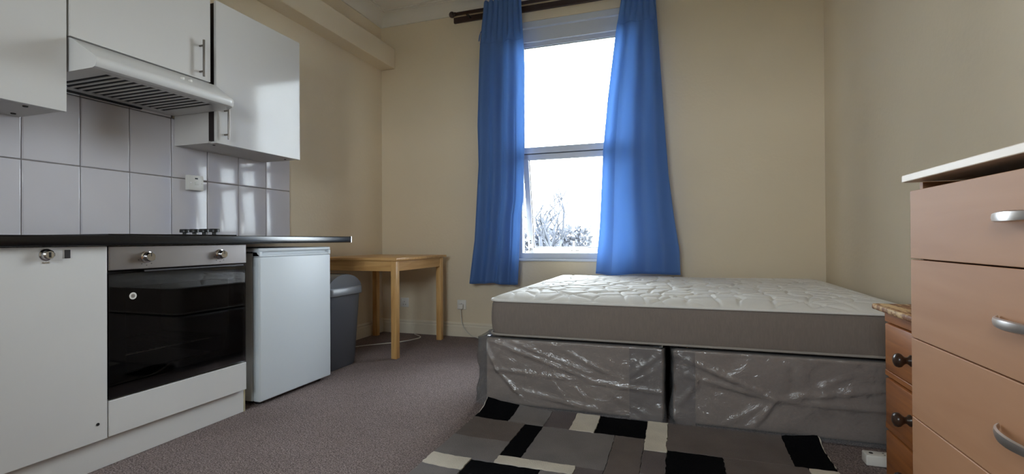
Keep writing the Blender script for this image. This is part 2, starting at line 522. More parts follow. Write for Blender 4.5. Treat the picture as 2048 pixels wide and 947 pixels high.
# sash: built upright, then swung about its top edge
hinge = Vector((0, 4.075, 1.606)); ang = math.radians(10.5)
R = Matrix.Rotation(ang, 4, 'X')
def swing(bm):
    for v in bm.verts: v.co = hinge + (R @ (v.co - hinge))
    return bm
sx0, sx1, sz0, sz1 = WX0 + 0.056, WX1 - 0.056, 0.742, 1.604
sash = link('sash', swing(box(box(box(box(B(), sx0, sx0 + 0.05, 4.05, 4.105, sz0, sz1, 0.004), sx1 - 0.05, sx1, 4.05, 4.105, sz0, sz1, 0.004),
            sx0, sx1, 4.05, 4.105, sz0, sz0 + 0.040, 0.004), sx0, sx1, 4.05, 4.105, sz1 - 0.048, sz1, 0.004)), 'upvc', win)
gx0, gx1, gz0, gz1 = sx0 + 0.048, sx1 - 0.048, sz0 + 0.037, sz1 - 0.046
bm = B()
for a in ((gx0, gx0 + 0.006, gz0, gz1), (gx1 - 0.006, gx1, gz0, gz1), (gx0, gx1, gz0, gz0 + 0.006), (gx0, gx1, gz1 - 0.006, gz1)):
    box(bm, a[0], a[1], 4.07, 4.082, a[2], a[3])
link('gasket', swing(bm), 'gasket', sash)
link('pane', swing(box(B(), gx0, gx1, 4.076, 4.080, gz0, gz1)), 'pane', sash)
bm = box(B(), -0.883, -0.813, 4.036, 4.052, sz0 + 0.008, sz0 + 0.032, 0.006)
box(bm, -0.860, -0.846, 4.018, 4.036, sz0 + 0.012, sz0 + 0.105, 0.005)
link('sash_handle', swing(bm), 'white_plastic', sash)
bm = B()
for dx in (-0.874, -0.835, -0.821):
    lathe(bm, [(0.004, 0), (0.004, 0.002)], (dx, 4.0365, sz0 + 0.020), (0, -1, 0), 10)
link('screw', swing(bm), 'gasket', sash)
bm = B()
for dz in (0.085, 0.105):
    lathe(bm, [(0.006, 0), (0.006, 0.002)], (sx0 + 0.026, 4.0505, sz0 + dz), (0, -1, 0), 10)
link('screw', swing(bm), 'gasket', sash)
link('stay_arm', tube(B(), [(WX0 + 0.06, 4.10, 0.757), (WX0 + 0.075, 4.16, 0.765), (WX0 + 0.075, 4.21, 0.79)], 0.006), 'steel', win)
struct('trim_5', box(B(), WX0 - 0.03, WX1 + 0.03, 3.995, 4.046, 0.682, 0.703, 0.006, 3), 'upvc', 'narrow white window sill', 'window sill')

fill_win = thing('fill_window', 'white framed fill window added in the wall behind the viewer', 'window', (-0.7, YF, FZ0))
fill_win['kind'] = 'structure'
for a in ((FX0, FX0 + .06, FZ0, FZ1), (FX1 - .06, FX1, FZ0, FZ1), (FX0 + .06, FX1 - .06, FZ0, FZ0 + .06), (FX0 + .06, FX1 - .06, FZ1 - .06, FZ1), (-0.73, -0.67, FZ0 + .06, FZ1 - .06)):
    fr('frame_bar', 'upvc', a[0], a[1], YF - 0.12, YF - 0.05, a[2], a[3], parent=fill_win)
for a in ((FX0 + .05, -0.72), (-0.68, FX1 - .05)):
    fr('pane', 'pane', a[0], a[1], YF - 0.088, YF - 0.084, FZ0 + .05, FZ1 - .05, bev=0, parent=fill_win)

# ------------------------------------------------------------------ outside the window
struct('ground', box(B(), -60, 60, -60, 140, -3.4, -3.2), 'grass', 'pale winter ground outside the window', 'ground')
TX = -5.15
tree = thing('bare_tree', 'bare leafless tree seen through the lower window pane', 'tree', (TX, 20.0, -3.2))
def branch(bm, p, d, ln, r, depth, rng):
    n = 4
    pts = [p.copy()]; rr = [r]
    for k in range(n):
        d = (d + Vector((rng.uniform(-.16, .16), rng.uniform(-.16, .16), rng.uniform(-.04, .12)))).normalized()
        p = p + d * (ln / n); pts.append(p.copy()); rr.append(r * (1 - 0.45 * (k + 1) / n))
    tube(bm, pts, rr, 5)
    if depth == 0: return
    for k in range(3 if depth > 1 else 4):
        a = rng.uniform(0, 6.28); t = rng.uniform(0.35, 0.8)
        nd = (d * t + Vector((math.cos(a), math.sin(a), 0.35)) * (1 - t) * 1.25).normalized()
        q = pts[rng.choice((2, 3, 4))]
        branch(bm, q, nd, ln * rng.uniform(0.55, 0.75), r * 0.5, depth - 1, rng)
rng = random.Random(3)
bm = B(); tube(bm, [(TX, 20, -3.2), (TX + .03, 20, -2.0), (TX, 20.02, -0.6)], [0.3, 0.24, 0.2], 8)
link('trunk', bm, 'bark', tree, smooth=True)
bm = B()
for k in range(5):
    a = k * 1.26
    branch(bm, Vector((TX, 20.02, -0.8 + 0.08 * k)), Vector((math.cos(a) * 0.45, math.sin(a) * 0.45, 1)).normalized(), 1.75, 0.13, 3, rng)
link('branches', bm, 'bark', tree, smooth=True)

def hedge(x0, x1, y, h, label, seed):
    rg = random.Random(seed)
    bm = B()
    for k in range(int((x1 - x0) * 1500)):
        c = Vector((rg.uniform(x0, x1), y + rg.uniform(-.5, .5), -3.2 + h * rg.random() ** 0.7 * (0.75 + 0.25 * math.sin(3 * rg.random()))))
        s = rg.uniform(0.08, 0.17)
        a = Vector((rg.uniform(-1, 1), rg.uniform(-1, 1), rg.uniform(-1, 1))).normalized() * s
        b = a.orthogonal().normalized() * s
        bm.faces.new([bm.verts.new(c + a), bm.verts.new(c + b * .5), bm.verts.new(c - a), bm.verts.new(c - b * .5)])
    o = thing('hedge', label, 'hedge', ((x0 + x1) / 2, y, -3.2))
    f = link('foliage', bm, 'hedge', o)
    bm = B()
    for k in range(5):
        x = x0 + (k + .5) * (x1 - x0) / 5
        tube(bm, [(x, y, -3.2), (x + .05, y, -3.2 + h * .7)], [0.05, 0.02], 6)
    link('stems', bm, 'bark', o)
    return o
hedge(-7.6, -3.9, 23.0, 4.75, 'loose bushy hedge behind the bare tree outside', 5)
house = thing('house', 'distant house with a pale gabled roof beyond the window', 'house', (-6.0, 34, -3.2))
link('wall', box(B(), -8.2, -3.6, 32, 38, -3.2, -0.3), 'render_wall', house)
link('roof', prism(B(), [(-8.5, -0.35), (-3.3, -0.35), (-5.9, 1.0)], 1, 31.7, 38.3), 'slate', house)
bm = box(B(), -5.2, -4.5, 31.96, 32.05, -2.0, -1.0)
link('window', bm, 'gasket', house)

# ------------------------------------------------------------------ kitchen: base run
XD = -2.08       # door fronts
base = thing('base_cabinet', 'white base cabinet with a round chrome lock on its door', 'cabinet', (-2.38, 0.96, 0))
link('body', box(B(), -2.67, XD - 0.020, 0.34, 1.279, 0.115, 0.853), 'carcass', base)
d = link('door', box(B(), XD - 0.018, XD, 0.66, 1.280, 0.117, 0.853, 0.002), 'white_satin', base)
bm = B(); lathe(bm, [(0.021, 0), (0.021, 0.004), (0.017, 0.007), (0.017, 0.02), (0.013, 0.024), (0.0, 0.024)], (XD, 1.087, 0.826), (1, 0, 0), 28)
tag(link('lock', bm, 'chrome', d, angle=40), 'round chrome lock')
link('keyhole', box(B(), XD + 0.0235, XD + 0.0255, 1.084, 1.090, 0.817, 0.835), 'black_plastic', d)
bm = B()
for k in range(3): lathe(bm, [(0.0035, 0), (0.0035, 0.0015)], (XD, 1.079 + 0.008 * k, 0.799), (1, 0, 0), 10)
link('lock_rivet', bm, 'nickel', d)
tag(link('catch_plate', box(B(), XD - 0.001, XD + 0.003, 1.142, 1.159, 0.812, 0.842, 0.001), 'dark_grip', d), 'small dark metal catch plate')
bm = B(); lathe(bm, [(0.006, 0), (0.005, 0.002)], (XD, 1.247, 0.181), (1, 0, 0), 12)
link('door_bumper', bm, 'black_plastic', d)

housing = thing('oven_housing', 'low white housing with a blank front panel under the oven', 'cabinet', (-2.38, 1.6, 0.115))
bm = box(B(), -2.67, XD - 0.022, 1.283, 1.918, 0.115, 0.256)
link('body', bm, 'carcass', housing)
link('blank_panel', box(B(), XD - 0.018, XD, 1.285, 1.918, 0.119, 0.256, 0.002), 'white_satin', housing)

pth = thing('plinth', 'white kick board under the base cabinet and oven', 'plinth', (-2.11, 1.1, 0))
link('kick_board', box(B(), -2.122, -2.104, 0.3, 1.922, 0.001, 0.114, 0.001), 'white_satin', pth)
tag(link('raw_end', box(B(), -2.40, -2.1035, 1.922, 1.931, 0.001, 0.112), 'raw_board', pth), 'raw chipboard end with peeling edge')

wt = thing('worktop', 'glossy black worktop over the base units and fridge', 'worktop', (-2.36, 1.5, 0.855))
bm = B(); box(bm, XL + 0.002, -2.05, 0.3, 2.722, 0.8555, 0.895, 0.006, 3)
link('board', bm, 'worktop', wt, angle=40)
link('end_strip', box(B(), XL + 0.003, -2.0495, 2.722, 2.728, 0.855, 0.8965, 0.001), 'alu', wt)
link('wall_strip', box(B(), XL + 0.012, XL + 0.02, 1.0, 2.7, 0.895, 0.902), 'alu', wt)

hob = thing('hob', 'black hob with four control knobs set into the worktop', 'hob', (-2.36, 1.6, 0.895))
link('glass_plate', box(B(), -2.60, -2.12, 1.31, 1.90, 0.8955, 0.9015, 0.002), 'black_glass', hob)
for (hx, hy, hr) in ((-2.47, 1.44, 0.09), (-2.24, 1.44, 0.075), (-2.47, 1.67, 0.075), (-2.24, 1.67, 0.09)):
    bm = B(); lathe(bm, [(hr, 0), (hr, 0.001), (hr - 0.004, 0.0012), (0, 0.0012)], (hx, hy, 0.9015), (0, 0, 1), 32)
    link('cooking_zone', bm, 'cavity', hob, angle=30)
for k in range(4):
    bm = B()
    lathe(bm, [(0.010, 0), (0.010, 0.013), (0.0235, 0.0145), (0.0235, 0.028), (0.021, 0.031), (0.0, 0.031)], (-2.218 - 0.068 * k, 1.855, 0.9015), (0, 0, 1), 22)
    link('knob', bm, 'black_plastic', hob, angle=40)

# ------------------------------------------------------------------ oven
oven = thing('oven', 'built-in electric oven with black glass door and steel panel', 'oven', (-2.3, 1.6, 0.26))
y0, y1 = 1.300, 1.900
tag(link('control_panel', box(B(), XD - 0.03, XD + 0.002, 1.285, 1.918, 0.758, 0.853, 0.003), 'steel', oven), 'brushed steel control panel')
for yk in (1.426, 1.768):
    bm = B()
    lathe(bm, [(0.024, 0), (0.024, 0.004), (0.019, 0.006), (0.0185, 0.026), (0.0165, 0.029), (0.0, 0.029)], (XD + 0.002, yk, 0.807), (1, 0, 0), 28)
    kb = link('knob', bm, 'chrome', oven, angle=40)
    link('pointer', box(B(), XD + 0.0305, XD + 0.0315, yk - 0.0015, yk + 0.0015, 0.809, 0.823), 'black_plastic', kb)
    for j in range(5):
        a = math.radians(200 + 35 * j)
        link('dial_mark', box(B(), XD + 0.0018, XD + 0.0026, yk + 0.034 * math.cos(a) - 0.002, yk + 0.034 * math.cos(a) + 0.002, 0.807 + 0.034 * math.sin(a) - 0.0015, 0.807 + 0.034 * math.sin(a) + 0.0015), 'black_plastic', kb)
bm = B()
box(bm, -2.62, -2.60, y0, y1, 0.27, 0.75); box(bm, -2.62, -2.13, y0, y0 + 0.045, 0.27, 0.75); box(bm, -2.62, -2.13, y1 - 0.045, y1, 0.27, 0.75)
box(bm, -2.62, -2.13, y0 + .045, y1 - .045, 0.27, 0.315); box(bm, -2.62, -2.13, y0 + .045, y1 - .045, 0.71, 0.75)
link('cavity', bm, 'cavity', oven)
door = link('door', box(box(box(box(B(), -2.118, XD - 0.006, 1.287, 1.35, 0.262, 0.745, 0.001), -2.118, XD - 0.006, 1.85, 1.916, 0.262, 0.745, 0.001),
            -2.118, XD - 0.006, 1.35, 1.85, 0.262, 0.345, 0.001), -2.118, XD - 0.006, 1.35, 1.85, 0.69, 0.745, 0.001), 'black_glass', oven)
link('glass', box(B(), XD - 0.0055, XD - 0.0005, 1.287, 1.916, 0.262, 0.745, 0.001), 'oven_glass', door)
link('grip_strip', box(B(), XD - 0.02, XD - 0.002, 1.42, 1.905, 0.747, 0.7535), 'dark_grip', door)
bm = B(); lathe(bm, [(0.014, 0), (0.014, 0.0006), (0, 0.0006)], (XD - 0.0004, 1.374, 0.652), (1, 0, 0), 28)
st = tag(link('sticker', bm, 'white_plastic', door), 'round white sticker')
bm = B(); lathe(bm, [(0.008, 0), (0.008, 0.0003), (0, 0.0003)], (XD + 0.0002, 1.374, 0.652), (1, 0, 0), 20)
link('sticker_print', bm, 'nickel', st)
rack = link('wire_rack', tube(B(), [(-2.17, 1.35, 0.40), (-2.17, 1.85, 0.40), (-2.56, 1.85, 0.40), (-2.56, 1.35, 0.40)], 0.004, 8, True), 'chrome', oven)
for k in range(19):
    yy = 1.365 + k * 0.026
    link('wire', tube(B(), [(-2.17, yy, 0.405), (-2.56, yy, 0.405)], 0.0022, 6), 'chrome', rack)

# ------------------------------------------------------------------ fridge
fg = thing('fridge', 'small white undercounter fridge beneath the worktop end', 'fridge', (-2.35, 2.28, 0))
fy_0, fy_1 = 2.002, 2.556
link('body', box(B(), -2.64, -2.135, fy_0 + 0.004, fy_1 - 0.004, 0.02, 0.805, 0.006), 'fridge_side', fg, angle=40)
fd = link('door', box(B(), -2.127, XD, fy_0, fy_1, 0.022, 0.785, 0.008, 3), 'fridge', fg, angle=40)
link('door_seal', box(B(), -2.136, -2.126, fy_0 + .015, fy_1 - .015, 0.03, 0.78), 'piping', fg)
# recessed grip strip along the head of the door
bm = B()
prism(bm, [(-2.127, 0.786), (XD - 0.001, 0.786), (XD - 0.001, 0.791), (XD - 0.016, 0.803), (XD - 0.016, 0.811), (-2.127, 0.811)], 1, fy_0, fy_1)
link('grip', bm, 'fridge', fd)
for yy in (fy_0, fy_1 - 0.02):
    link('grip_end', box(B(), -2.127, XD, yy, yy + 0.02, 0.786, 0.812, 0.003), 'fridge', fd)
link('top', box(B(), -2.645, XD - 0.002, fy_0 - 0.002, fy_1 + 0.002, 0.811, 0.831, 0.007, 3), 'fridge', fg, angle=40)
for yy in (fy_0 + 0.05, fy_1 - 0.05):
    for xx in (-2.14, -2.58):
        bm = B(); lathe(bm, [(0.018, 0), (0.018, 0.008), (0.01, 0.010), (0.01, 0.022)], (xx, yy, 0.0), (0, 0, 1), 16)
        link('foot', bm, 'black_plastic', fg, angle=40)

# ------------------------------------------------------------------ wall cabinets and hood
XW = -2.355
def bar_handle(y, z0, z1, parent, x=XW):
    h = link('handle', tube(B(), [(x + 0.030, y, z0), (x + 0.030, y, z1)], 0.0058, 14), 'dark_nickel', parent, smooth=False, angle=40)
    for z in (z0 + 0.028, z1 - 0.028):
        link('handle_post', tube(B(), [(x - 0.001, y, z), (x + 0.028, y, z)], 0.0048, 10), 'dark_nickel', h, angle=40)
    return h
wc = thing('wall_cabinet', 'white gloss wall cabinet left of the cooker hood', 'cabinet', (-2.52, 1.0, 1.40), 'white wall cabinets')
link('body', box(B(), XL + 0.012, XW - 0.021, 0.704, 1.300, 1.404, 2.17), 'carcass', wc)
link('door', box(B(), XW - 0.018, XW, 0.704, 1.302, 1.400, 2.17, 0.002), 'white_gloss', wc)
for (xx, yy) in ((-2.42, 1.20), (-2.60, 1.25)):
    link('screw_cap', lathe(B(), [(0.009, 0), (0.008, 0.004)], (xx, yy, 1.404), (0, 0, -1), 12), 'gap_shade_caps', wc)

hc = thing('wall_cabinet', 'white gloss cabinet above the cooker hood', 'cabinet', (-2.52, 1.63, 1.71), 'white wall cabinets')
link('body', box(B(), XL + 0.002, XW - 0.021, 1.310, 1.958, 1.722, 2.17), 'carcass', hc)
d = link('door', box(B(), XW - 0.018, XW, 1.312, 1.950, 1.716, 2.17, 0.002), 'white_gloss', hc)
bar_handle(1.888, 1.725, 1.915, d)

rc = thing('wall_cabinet', 'white gloss wall cabinet above the fridge, right of the hood', 'cabinet', (-2.52, 2.3, 1.40), 'white wall cabinets')
bm = B()
y0, y1 = 1.985, 2.612
box(bm, XL + 0.012, XW - 0.058, y0, y0 + 0.016, 1.404, 2.168); box(bm, XL + 0.012, XW - 0.058, y1 - 0.016, y1, 1.404, 2.168)
box(bm, XL + 0.012, XW - 0.024, y0 + .016, y1 - .016, 1.404, 1.42); box(bm, XL + 0.012, XW - 0.058, y0 + .016, y1 - .016, 2.152, 2.168)
box(bm, XL + 0.012, XL + 0.02, y0 + .016, y1 - .016, 1.42, 2.152)
link('body', bm, 'carcass', rc)
for yy in (y0 + 0.001, y1 - 0.017):  # shade in the gap behind the door, put in as dark strips
    tag(link('gap_shade', box(B(), XW - 0.058, XW - 0.020, yy, yy + 0.016, 1.415, 2.16), 'gap_shade_caps', rc), 'dark brown strip standing in for the shadowed door gap')
d = link('door', box(B(), XW - 0.018, XW, 1.984, 2.600, 1.400, 2.172, 0.002), 'white_gloss', rc)
bar_handle(2.035, 1.425, 1.612, d)
for yy in (2.04, 2.56):
    link('screw_cap', lathe(B(), [(0.007, 0), (0.006, 0.003)], (-2.44, yy, 1.404), (0, 0, -1), 12), 'gap_shade_caps', rc)

hood = thing('cooker_hood', 'white visor cooker hood with slotted underside above the hob', 'cooker hood', (-2.45, 1.63, 1.57))
prof = [(XL + 0.014, 1.570), (-2.222, 1.570), (-2.206, 1.574), (-2.198, 1.584), (-2.196, 1.600), (-2.200, 1.612), (-2.210, 1.620), (-2.352, 1.708), (-2.37, 1.712), (XL + 0.014, 1.712)]
bm = B()
ya, yb = 1.314, 1.980
# shell without the underside, far front corner rounded in plan
nseg = 10
def hood_x(x, y):
    r = 0.05
    lim = -2.196
    if y > yb - r:
        t = (y - (yb - r)) / r
        lim = -2.196 - r * (1 - math.sqrt(max(0, 1 - t * t)))
    return min(x, lim) if x < -2.25 else x - (-2.196 - lim)
ys = [ya] + [yb - 0.05 + 0.05 * math.sin(k / nseg * math.pi / 2) for k in range(nseg + 1)]
rows = []
for y in ys:
    rows.append([bm.verts.new((hood_x(px, y) if px > -2.3 else px, y, pz)) for px, pz in prof])
for a, b in zip(rows, rows[1:]):
    for k in range(1, len(prof) - 1):
        bm.faces.new((a[k], a[k + 1], b[k + 1], b[k]))
bm.faces.new(rows[0]); bm.faces.new(rows[-1][::-1])
# underside with an opening for the filter
fx0, fx1, fya, fyb = -2.605, -2.262, 1.385, 1.890
for y_a, y_b, x_a, x_b in ((ya, fya, XL + 0.014, -2.222), (fyb, 1.930, XL + 0.014, -2.222), (fya, fyb, XL + 0.014, fx0), (fya, fyb, fx1, -2.222)):
    bm.faces.new([bm.verts.new(c) for c in ((x_a, y_a, 1.57), (x_b, y_a, 1.57), (x_b, y_b, 1.57), (x_a, y_b, 1.57))])
sub = [(XL + 0.014, 1.930)] + [(hood_x(-2.222, y), y) for y in ys[1:]] + [(XL + 0.014, yb)]
bm.faces.new([bm.verts.new((x, y, 1.57)) for x, y in sub])
link('canopy', bm, 'hood', hood, angle=35)
flt = link('filter', box(B(), fx0 - 0.004, fx1 + 0.004, fya - 0.004, fyb + 0.004, 1.5745, 1.578), 'hood_dark', hood)
n = 14
for k in range(n + 1):
    yy = fya + (fyb - fya) * k / n
    link('slat', box(B(), fx0 - 0.003, fx1 + 0.003, yy - 0.0062, yy + 0.0062, 1.5705, 1.5742), 'hood', flt)
for k in range(n):
    for j in (1, 2):
        yy = fya + (fyb - fya) * (k + j / 3) / n
        link('thin_slat', box(B(), fx0, fx1, yy - 0.0012, yy + 0.0012, 1.5730, 1.5744), 'hood_dark2', flt)
for yy in (1.72, 1.76):
    link('slide_switch', box(B(), -2.275, -2.258, yy, yy + 0.012, 1.652, 1.664, 0.002), 'white_plastic', hood)
link('rear_shade_strip', box(B(), XL + 0.014, XL + 0.028, 1.42, 1.80, 1.562, 1.571), 'hood_dark', hood)  # shadow along the hood's back edge, put in as a dark strip

# ------------------------------------------------------------------ cooker switch on the tiles
sw = thing('wall_switch', 'white square cooker switch on the tiles under the wall cabinet', 'switch', (XL + 0.012, 2.092, 1.163))
xs = XL + 0.0102
link('back_box', box(B(), xs, xs + 0.022, 2.047, 2.138, 1.164, 1.250, 0.003), 'white_plastic', sw)
pl_ = link('face_plate', box(B(), xs + 0.022, xs + 0.031, 2.047, 2.138, 1.164, 1.250, 0.003), 'white_plastic', sw, angle=40)
link('rocker', box(B(), xs + 0.031, xs + 0.036, 2.082, 2.106, 1.196, 1.212, 0.002), 'white_plastic', pl_)
link('indicator', box(B(), xs + 0.031, xs + 0.0325, 2.084, 2.101, 1.228, 1.236), 'black_plastic', pl_)
for yy in (2.058, 2.128):
    bm = B(); lathe(bm, [(0.0035, 0), (0.003, 0.0015)], (xs + 0.031, yy, 1.206), (1, 0, 0), 10)
    link('screw', bm, 'nickel', pl_)

# ------------------------------------------------------------------ table
tb = thing('table', 'small square pine table in the corner by the window', 'table', (-2.3, 3.5, 0))
tx0, tx1, ty0, ty1 = -2.655, -1.938, 3.095, 3.905
link('tabletop', box(B(), tx0, tx1, ty0, ty1, 0.718, 0.738, 0.003), 'pine_x', tb, angle=40)
lg = 0.046
for (lx, ly) in ((tx1 - 0.012 - lg, ty0 + 0.012), (tx1 - 0.012 - lg, ty1 - 0.045 - lg), (tx0 + 0.012, ty0 + 0.012), (tx0 + 0.012, ty1 - 0.045 - lg)):
    link('leg', box(B(), lx, lx + lg, ly, ly + lg, 0.0, 0.7175, 0.003), 'pine_z', tb, angle=40)
for yy in (ty0 + 0.018, ty1 - 0.045 - 0.026):
    link('apron', box(B(), tx0 + 0.012 + lg, tx1 - 0.012 - lg, yy, yy + 0.02, 0.640, 0.7175, 0.002), 'pine_x', tb)
for xx in (tx1 - 0.018 - 0.02, tx0 + 0.018):
    link('apron', box(B(), xx, xx + 0.02, ty0 + 0.012 + lg, ty1 - 0.045 - lg, 0.640, 0.7175, 0.002), 'pine_y', tb)

# ------------------------------------------------------------------ bin
bn = thing('waste_bin', 'grey plastic swing-lid bin between the fridge and the table', 'bin', (-2.33, 2.81, 0))
def rrect(bm, cx, cy, hx, hy, r, z, n=6):
    vs = []
    for sx, sy, a0 in ((1, 1, 0), (-1, 1, 90), (-1, -1, 180), (1, -1, 270)):
        for k in range(n + 1):
            a = math.radians(a0 + 90 * k / n)
            vs.append(bm.verts.new((cx + sx * (hx - r) + r * math.cos(a), cy + sy * (hy - r) + r * math.sin(a), z)))
    return vs
def skin(bm, rings, cap0=True, cap1=True):
    for a, b in zip(rings, rings[1:]):
        n = len(a)
        for k in range(n): bm.faces.new((a[k], a[(k + 1) % n], b[(k + 1) % n], b[k]))
    if cap0: bm.faces.new(rings[0][::-1])
    if cap1: bm.faces.new(rings[-1])
bx, by = -2.34, 2.80
bm = B()
skin(bm, [rrect(bm, bx, by, 0.155, 0.150, 0.05, 0.0), rrect(bm, bx, by, 0.163, 0.158, 0.05, 0.012), rrect(bm, bx, by, 0.188, 0.186, 0.055, 0.50), rrect(bm, bx, by, 0.188, 0.186, 0.055, 0.515)])
link('body', bm, 'bin', bn, angle=40)
bm = B()
skin(bm, [rrect(bm, bx, by, 0.198, 0.196, 0.06, 0.496), rrect(bm, bx, by, 0.202, 0.200, 0.06, 0.500), rrect(bm, bx, by, 0.202, 0.200, 0.06, 0.540),
          rrect(bm, bx, by, 0.196, 0.194, 0.06, 0.549)])
link('lid_rim', bm, 'bin_lid', bn, angle=40)
bm = B()   # domed hood, arched along y
def dome(u, v):
    a = math.pi * u
    yy = by - 0.180 * math.cos(a); zz = 0.545 + 0.092 * math.sin(a) ** 1.25
    return Vector((bx - 0.183 + 0.366 * v, yy, zz))
V = grid(bm, dome, 18, 6)
for j in (0, 6): bm.faces.new([V[i][j] for i in range(19)])
link('lid_dome', bm, 'bin_lid', bn, angle=50)
bm = B()
def flap(u, v):
    a = math.pi * (0.56 + 0.36 * u)
    return Vector((bx - 0.158 + 0.316 * v, by - 0.185 * math.cos(a), 0.549 + 0.092 * math.sin(a) ** 1.25))
grid(bm, flap, 8, 4)
link('swing_flap', bm, 'bin', bn, smooth=True)

# ------------------------------------------------------------------ sockets and cables on the back wall
def socket(x, z, label, plug):
    t = thing('wall_socket', label, 'socket', (x, YB, z - 0.045), 'sockets on the window wall')
    link('face_plate', box(B(), x - 0.043, x + 0.043, YB - 0.010, YB, z - 0.043, z + 0.043, 0.003), 'white_plastic', t, angle=40)
    link('switch', box(B(), x - 0.028, x - 0.016, YB - 0.014, YB - 0.010, z + 0.012, z + 0.032, 0.001), 'white_plastic', t)
    for dx, dz in ((0, 0.008), (-0.011, -0.018), (0.011, -0.018)):
        link('pin_hole', box(B(), x + dx - 0.003, x + dx + 0.003, YB - 0.0106, YB - 0.0098, z + dz - 0.003, z + dz + 0.003), 'gasket', t)
    if plug:
        p = thing('plug', 'white plug with a cable hanging from the socket by the bed', 'plug', (x, YB - 0.01, z - 0.03))
        link('plug_body', box(B(), x - 0.024, x + 0.024, YB - 0.045, YB - 0.0145, z - 0.036, z + 0.008, 0.006, 3), 'white_plastic', p, angle=40)
        path = smooth_path([(x, YB - 0.03, z - 0.035), (x + 0.005, YB - 0.032, z - 0.10), (x + 0.03, YB - 0.04, z - 0.19), (x + 0.12, YB - 0.07, 0.03), (x + 0.30, YB - 0.12, 0.006), (x + 0.6, YB - 0.13, 0.005)])
        link('cable', tube(B(), path, 0.0035, 8), 'cable', p, smooth=True)
    return t
socket(-1.849, 0.285, 'white wall socket by the bed with a plug in it', True)
socket(-2.435, 0.285, 'white wall socket under the pine table', False)
path = smooth_path([(-2.66, 2.55, 0.006), (-2.60, 3.05, 0.006), (-2.47, 3.38, 0.006), (-2.25, 3.62, 0.006), (-2.17, 3.84, 0.006), (-2.30, 3.97, 0.006)])
tag(link('floor_cable', tube(B(), path, 0.004, 8), 'cable', smooth=True), 'thin pale cable lying on the carpet under the table', 'cable')

# ------------------------------------------------------------------ curtain pole and curtains
pole = thing('curtain_pole', 'dark wooden curtain pole with a ball finial over the window', 'curtain pole', (-0.8, 3.93, 2.86))
link('rod', tube(B(), [(-1.85, 3.93, 2.862), (0.28, 3.93, 2.862)], 0.0145, 16), 'pole', pole, smooth=True)
for sx, x in ((-1, -1.85), (1, 0.28)):
    bm = B(); lathe(bm, [(0.0145, -0.004), (0.018, 0.0), (0.018, 0.008), (0.013, 0.012)] + [(0.027 * math.sin(math.radians(a)), 0.034 - 0.027 * math.cos(math.radians(a))) for a in range(30, 181, 15)], (x, 3.93, 2.862), (sx, 0, 0), 20)
    link('finial', bm, 'pole', pole, angle=40)
for x in (-1.74, 0.17):
    link('bracket', tube(B(), [(x, 4.0055, 2.848), (x, 3.955, 2.848), (x, 3.93, 2.846)], 0.009, 10), 'pole', pole, smooth=True)
bat = tag(link('pole_batten', box(B(), -1.905, 0.33, 4.006, 4.029, 2.822, 2.872, 0.004), 'pole'), 'dark wooden batten screwed to the wall behind the curtain pole', 'batten')

def curtain(name, label, left, right, ztop, zbot, folds, seed, yc, flare, cuts, pleats):
    t = thing(name, label, 'curtain', ((left[-1][1] + right[-1][1]) / 2, yc, zbot), 'blue window curtains')
    rg = random.Random(seed)
    ph = [rg.uniform(0, 6.28) for _ in range(6)]
    nu, nv = 150, 90
    def fn(u, v):
        # v = 0 at the head
        z = ztop + (zbot - ztop) * v
        zz = z
        a, b = interp(left, z), interp(right, z)
        head = max(0.0, min(1.0, (z - (ztop - 0.36)) / 0.08))      # gathered heading tape
        uu = u + 0.016 * math.sin(2 * math.pi * (u * 2.0 + 0.35 * v) + ph[0]) * (1 - head)
        x = a + (b - a) * uu
        body = (math.sin(2 * math.pi * folds * uu + ph[1] + 0.8 * math.sin(2.2 * v + ph[2])) * 0.026 +
                0.012 * math.sin(2 * math.pi * (folds * 0.55) * uu + ph[3] + 1.5 * v)) * (0.55 + 0.6 * v * flare)
        for cu, cw in pleats:
            body -= 0.016 * math.exp(-abs(uu - cu) / cw) * min(1, max(0, (v - 0.25) * 2))
        body += 0.006 * mnoise.noise(Vector((x * 7, z * 2.2, seed)))
        ht = 0.011 * abs(math.sin(math.pi * folds * 2.3 * u + ph[4])) ** 0.7 - 0.004
        y = yc + (1 - head) * body - head * ht * 1.6
        if v == 0: zz += 0.012 * abs(math.sin(math.pi * folds * 2.3 * u + ph[4]))
        if v > 0.93:
            k = (v - 0.93) / 0.07
            zz += k * (interp(cuts, -u) + 0.006 * math.sin(9 * u + ph[5]))
        # keep clear of the pole
        if z > 2.78: y = min(y, 3.912)
        return Vector((x, y, zz))
    bm = B(); grid(bm, fn, nu, nv)
    c = link('cloth', bm, 'curtain', t, smooth=True)
    sm = c.modifiers.new('thickness', 'SOLIDIFY'); sm.thickness = 0.003
    # stitched tape line under the gathers
    bm = B()
    zt = ztop - 0.355
    v = (ztop - zt) / (ztop - zbot)
    tube(bm, [fn(k / 40, v) + Vector((0, -0.003, 0)) for k in range(41)], 0.0022, 5)
    link('tape_stitch', bm, 'curtain', t)
    return t
LL = [(2.93, -1.565), (2.62, -1.60), (2.48, -1.607), (1.86, -1.624), (1.51, -1.614), (0.86, -1.65), (0.49, -1.70)]
LR = [(2.93, -1.228), (2.83, -1.226), (2.32, -1.20), (1.61, -1.205), (1.20, -1.214), (1.07, -1.238), (0.49, -1.265)]
RL = [(2.93, -0.385), (2.74, -0.406), (2.47, -0.45), (1.965, -0.52), (1.57, -0.562), (0.977, -0.598), (0.58, -0.636)]
RR = [(2.93, -0.165), (2.70, -0.15), (2.31, -0.127), (1.73, -0.095), (1.35, -0.072), (1.045, -0.038), (0.78, 0.0), (0.58, 0.006)]
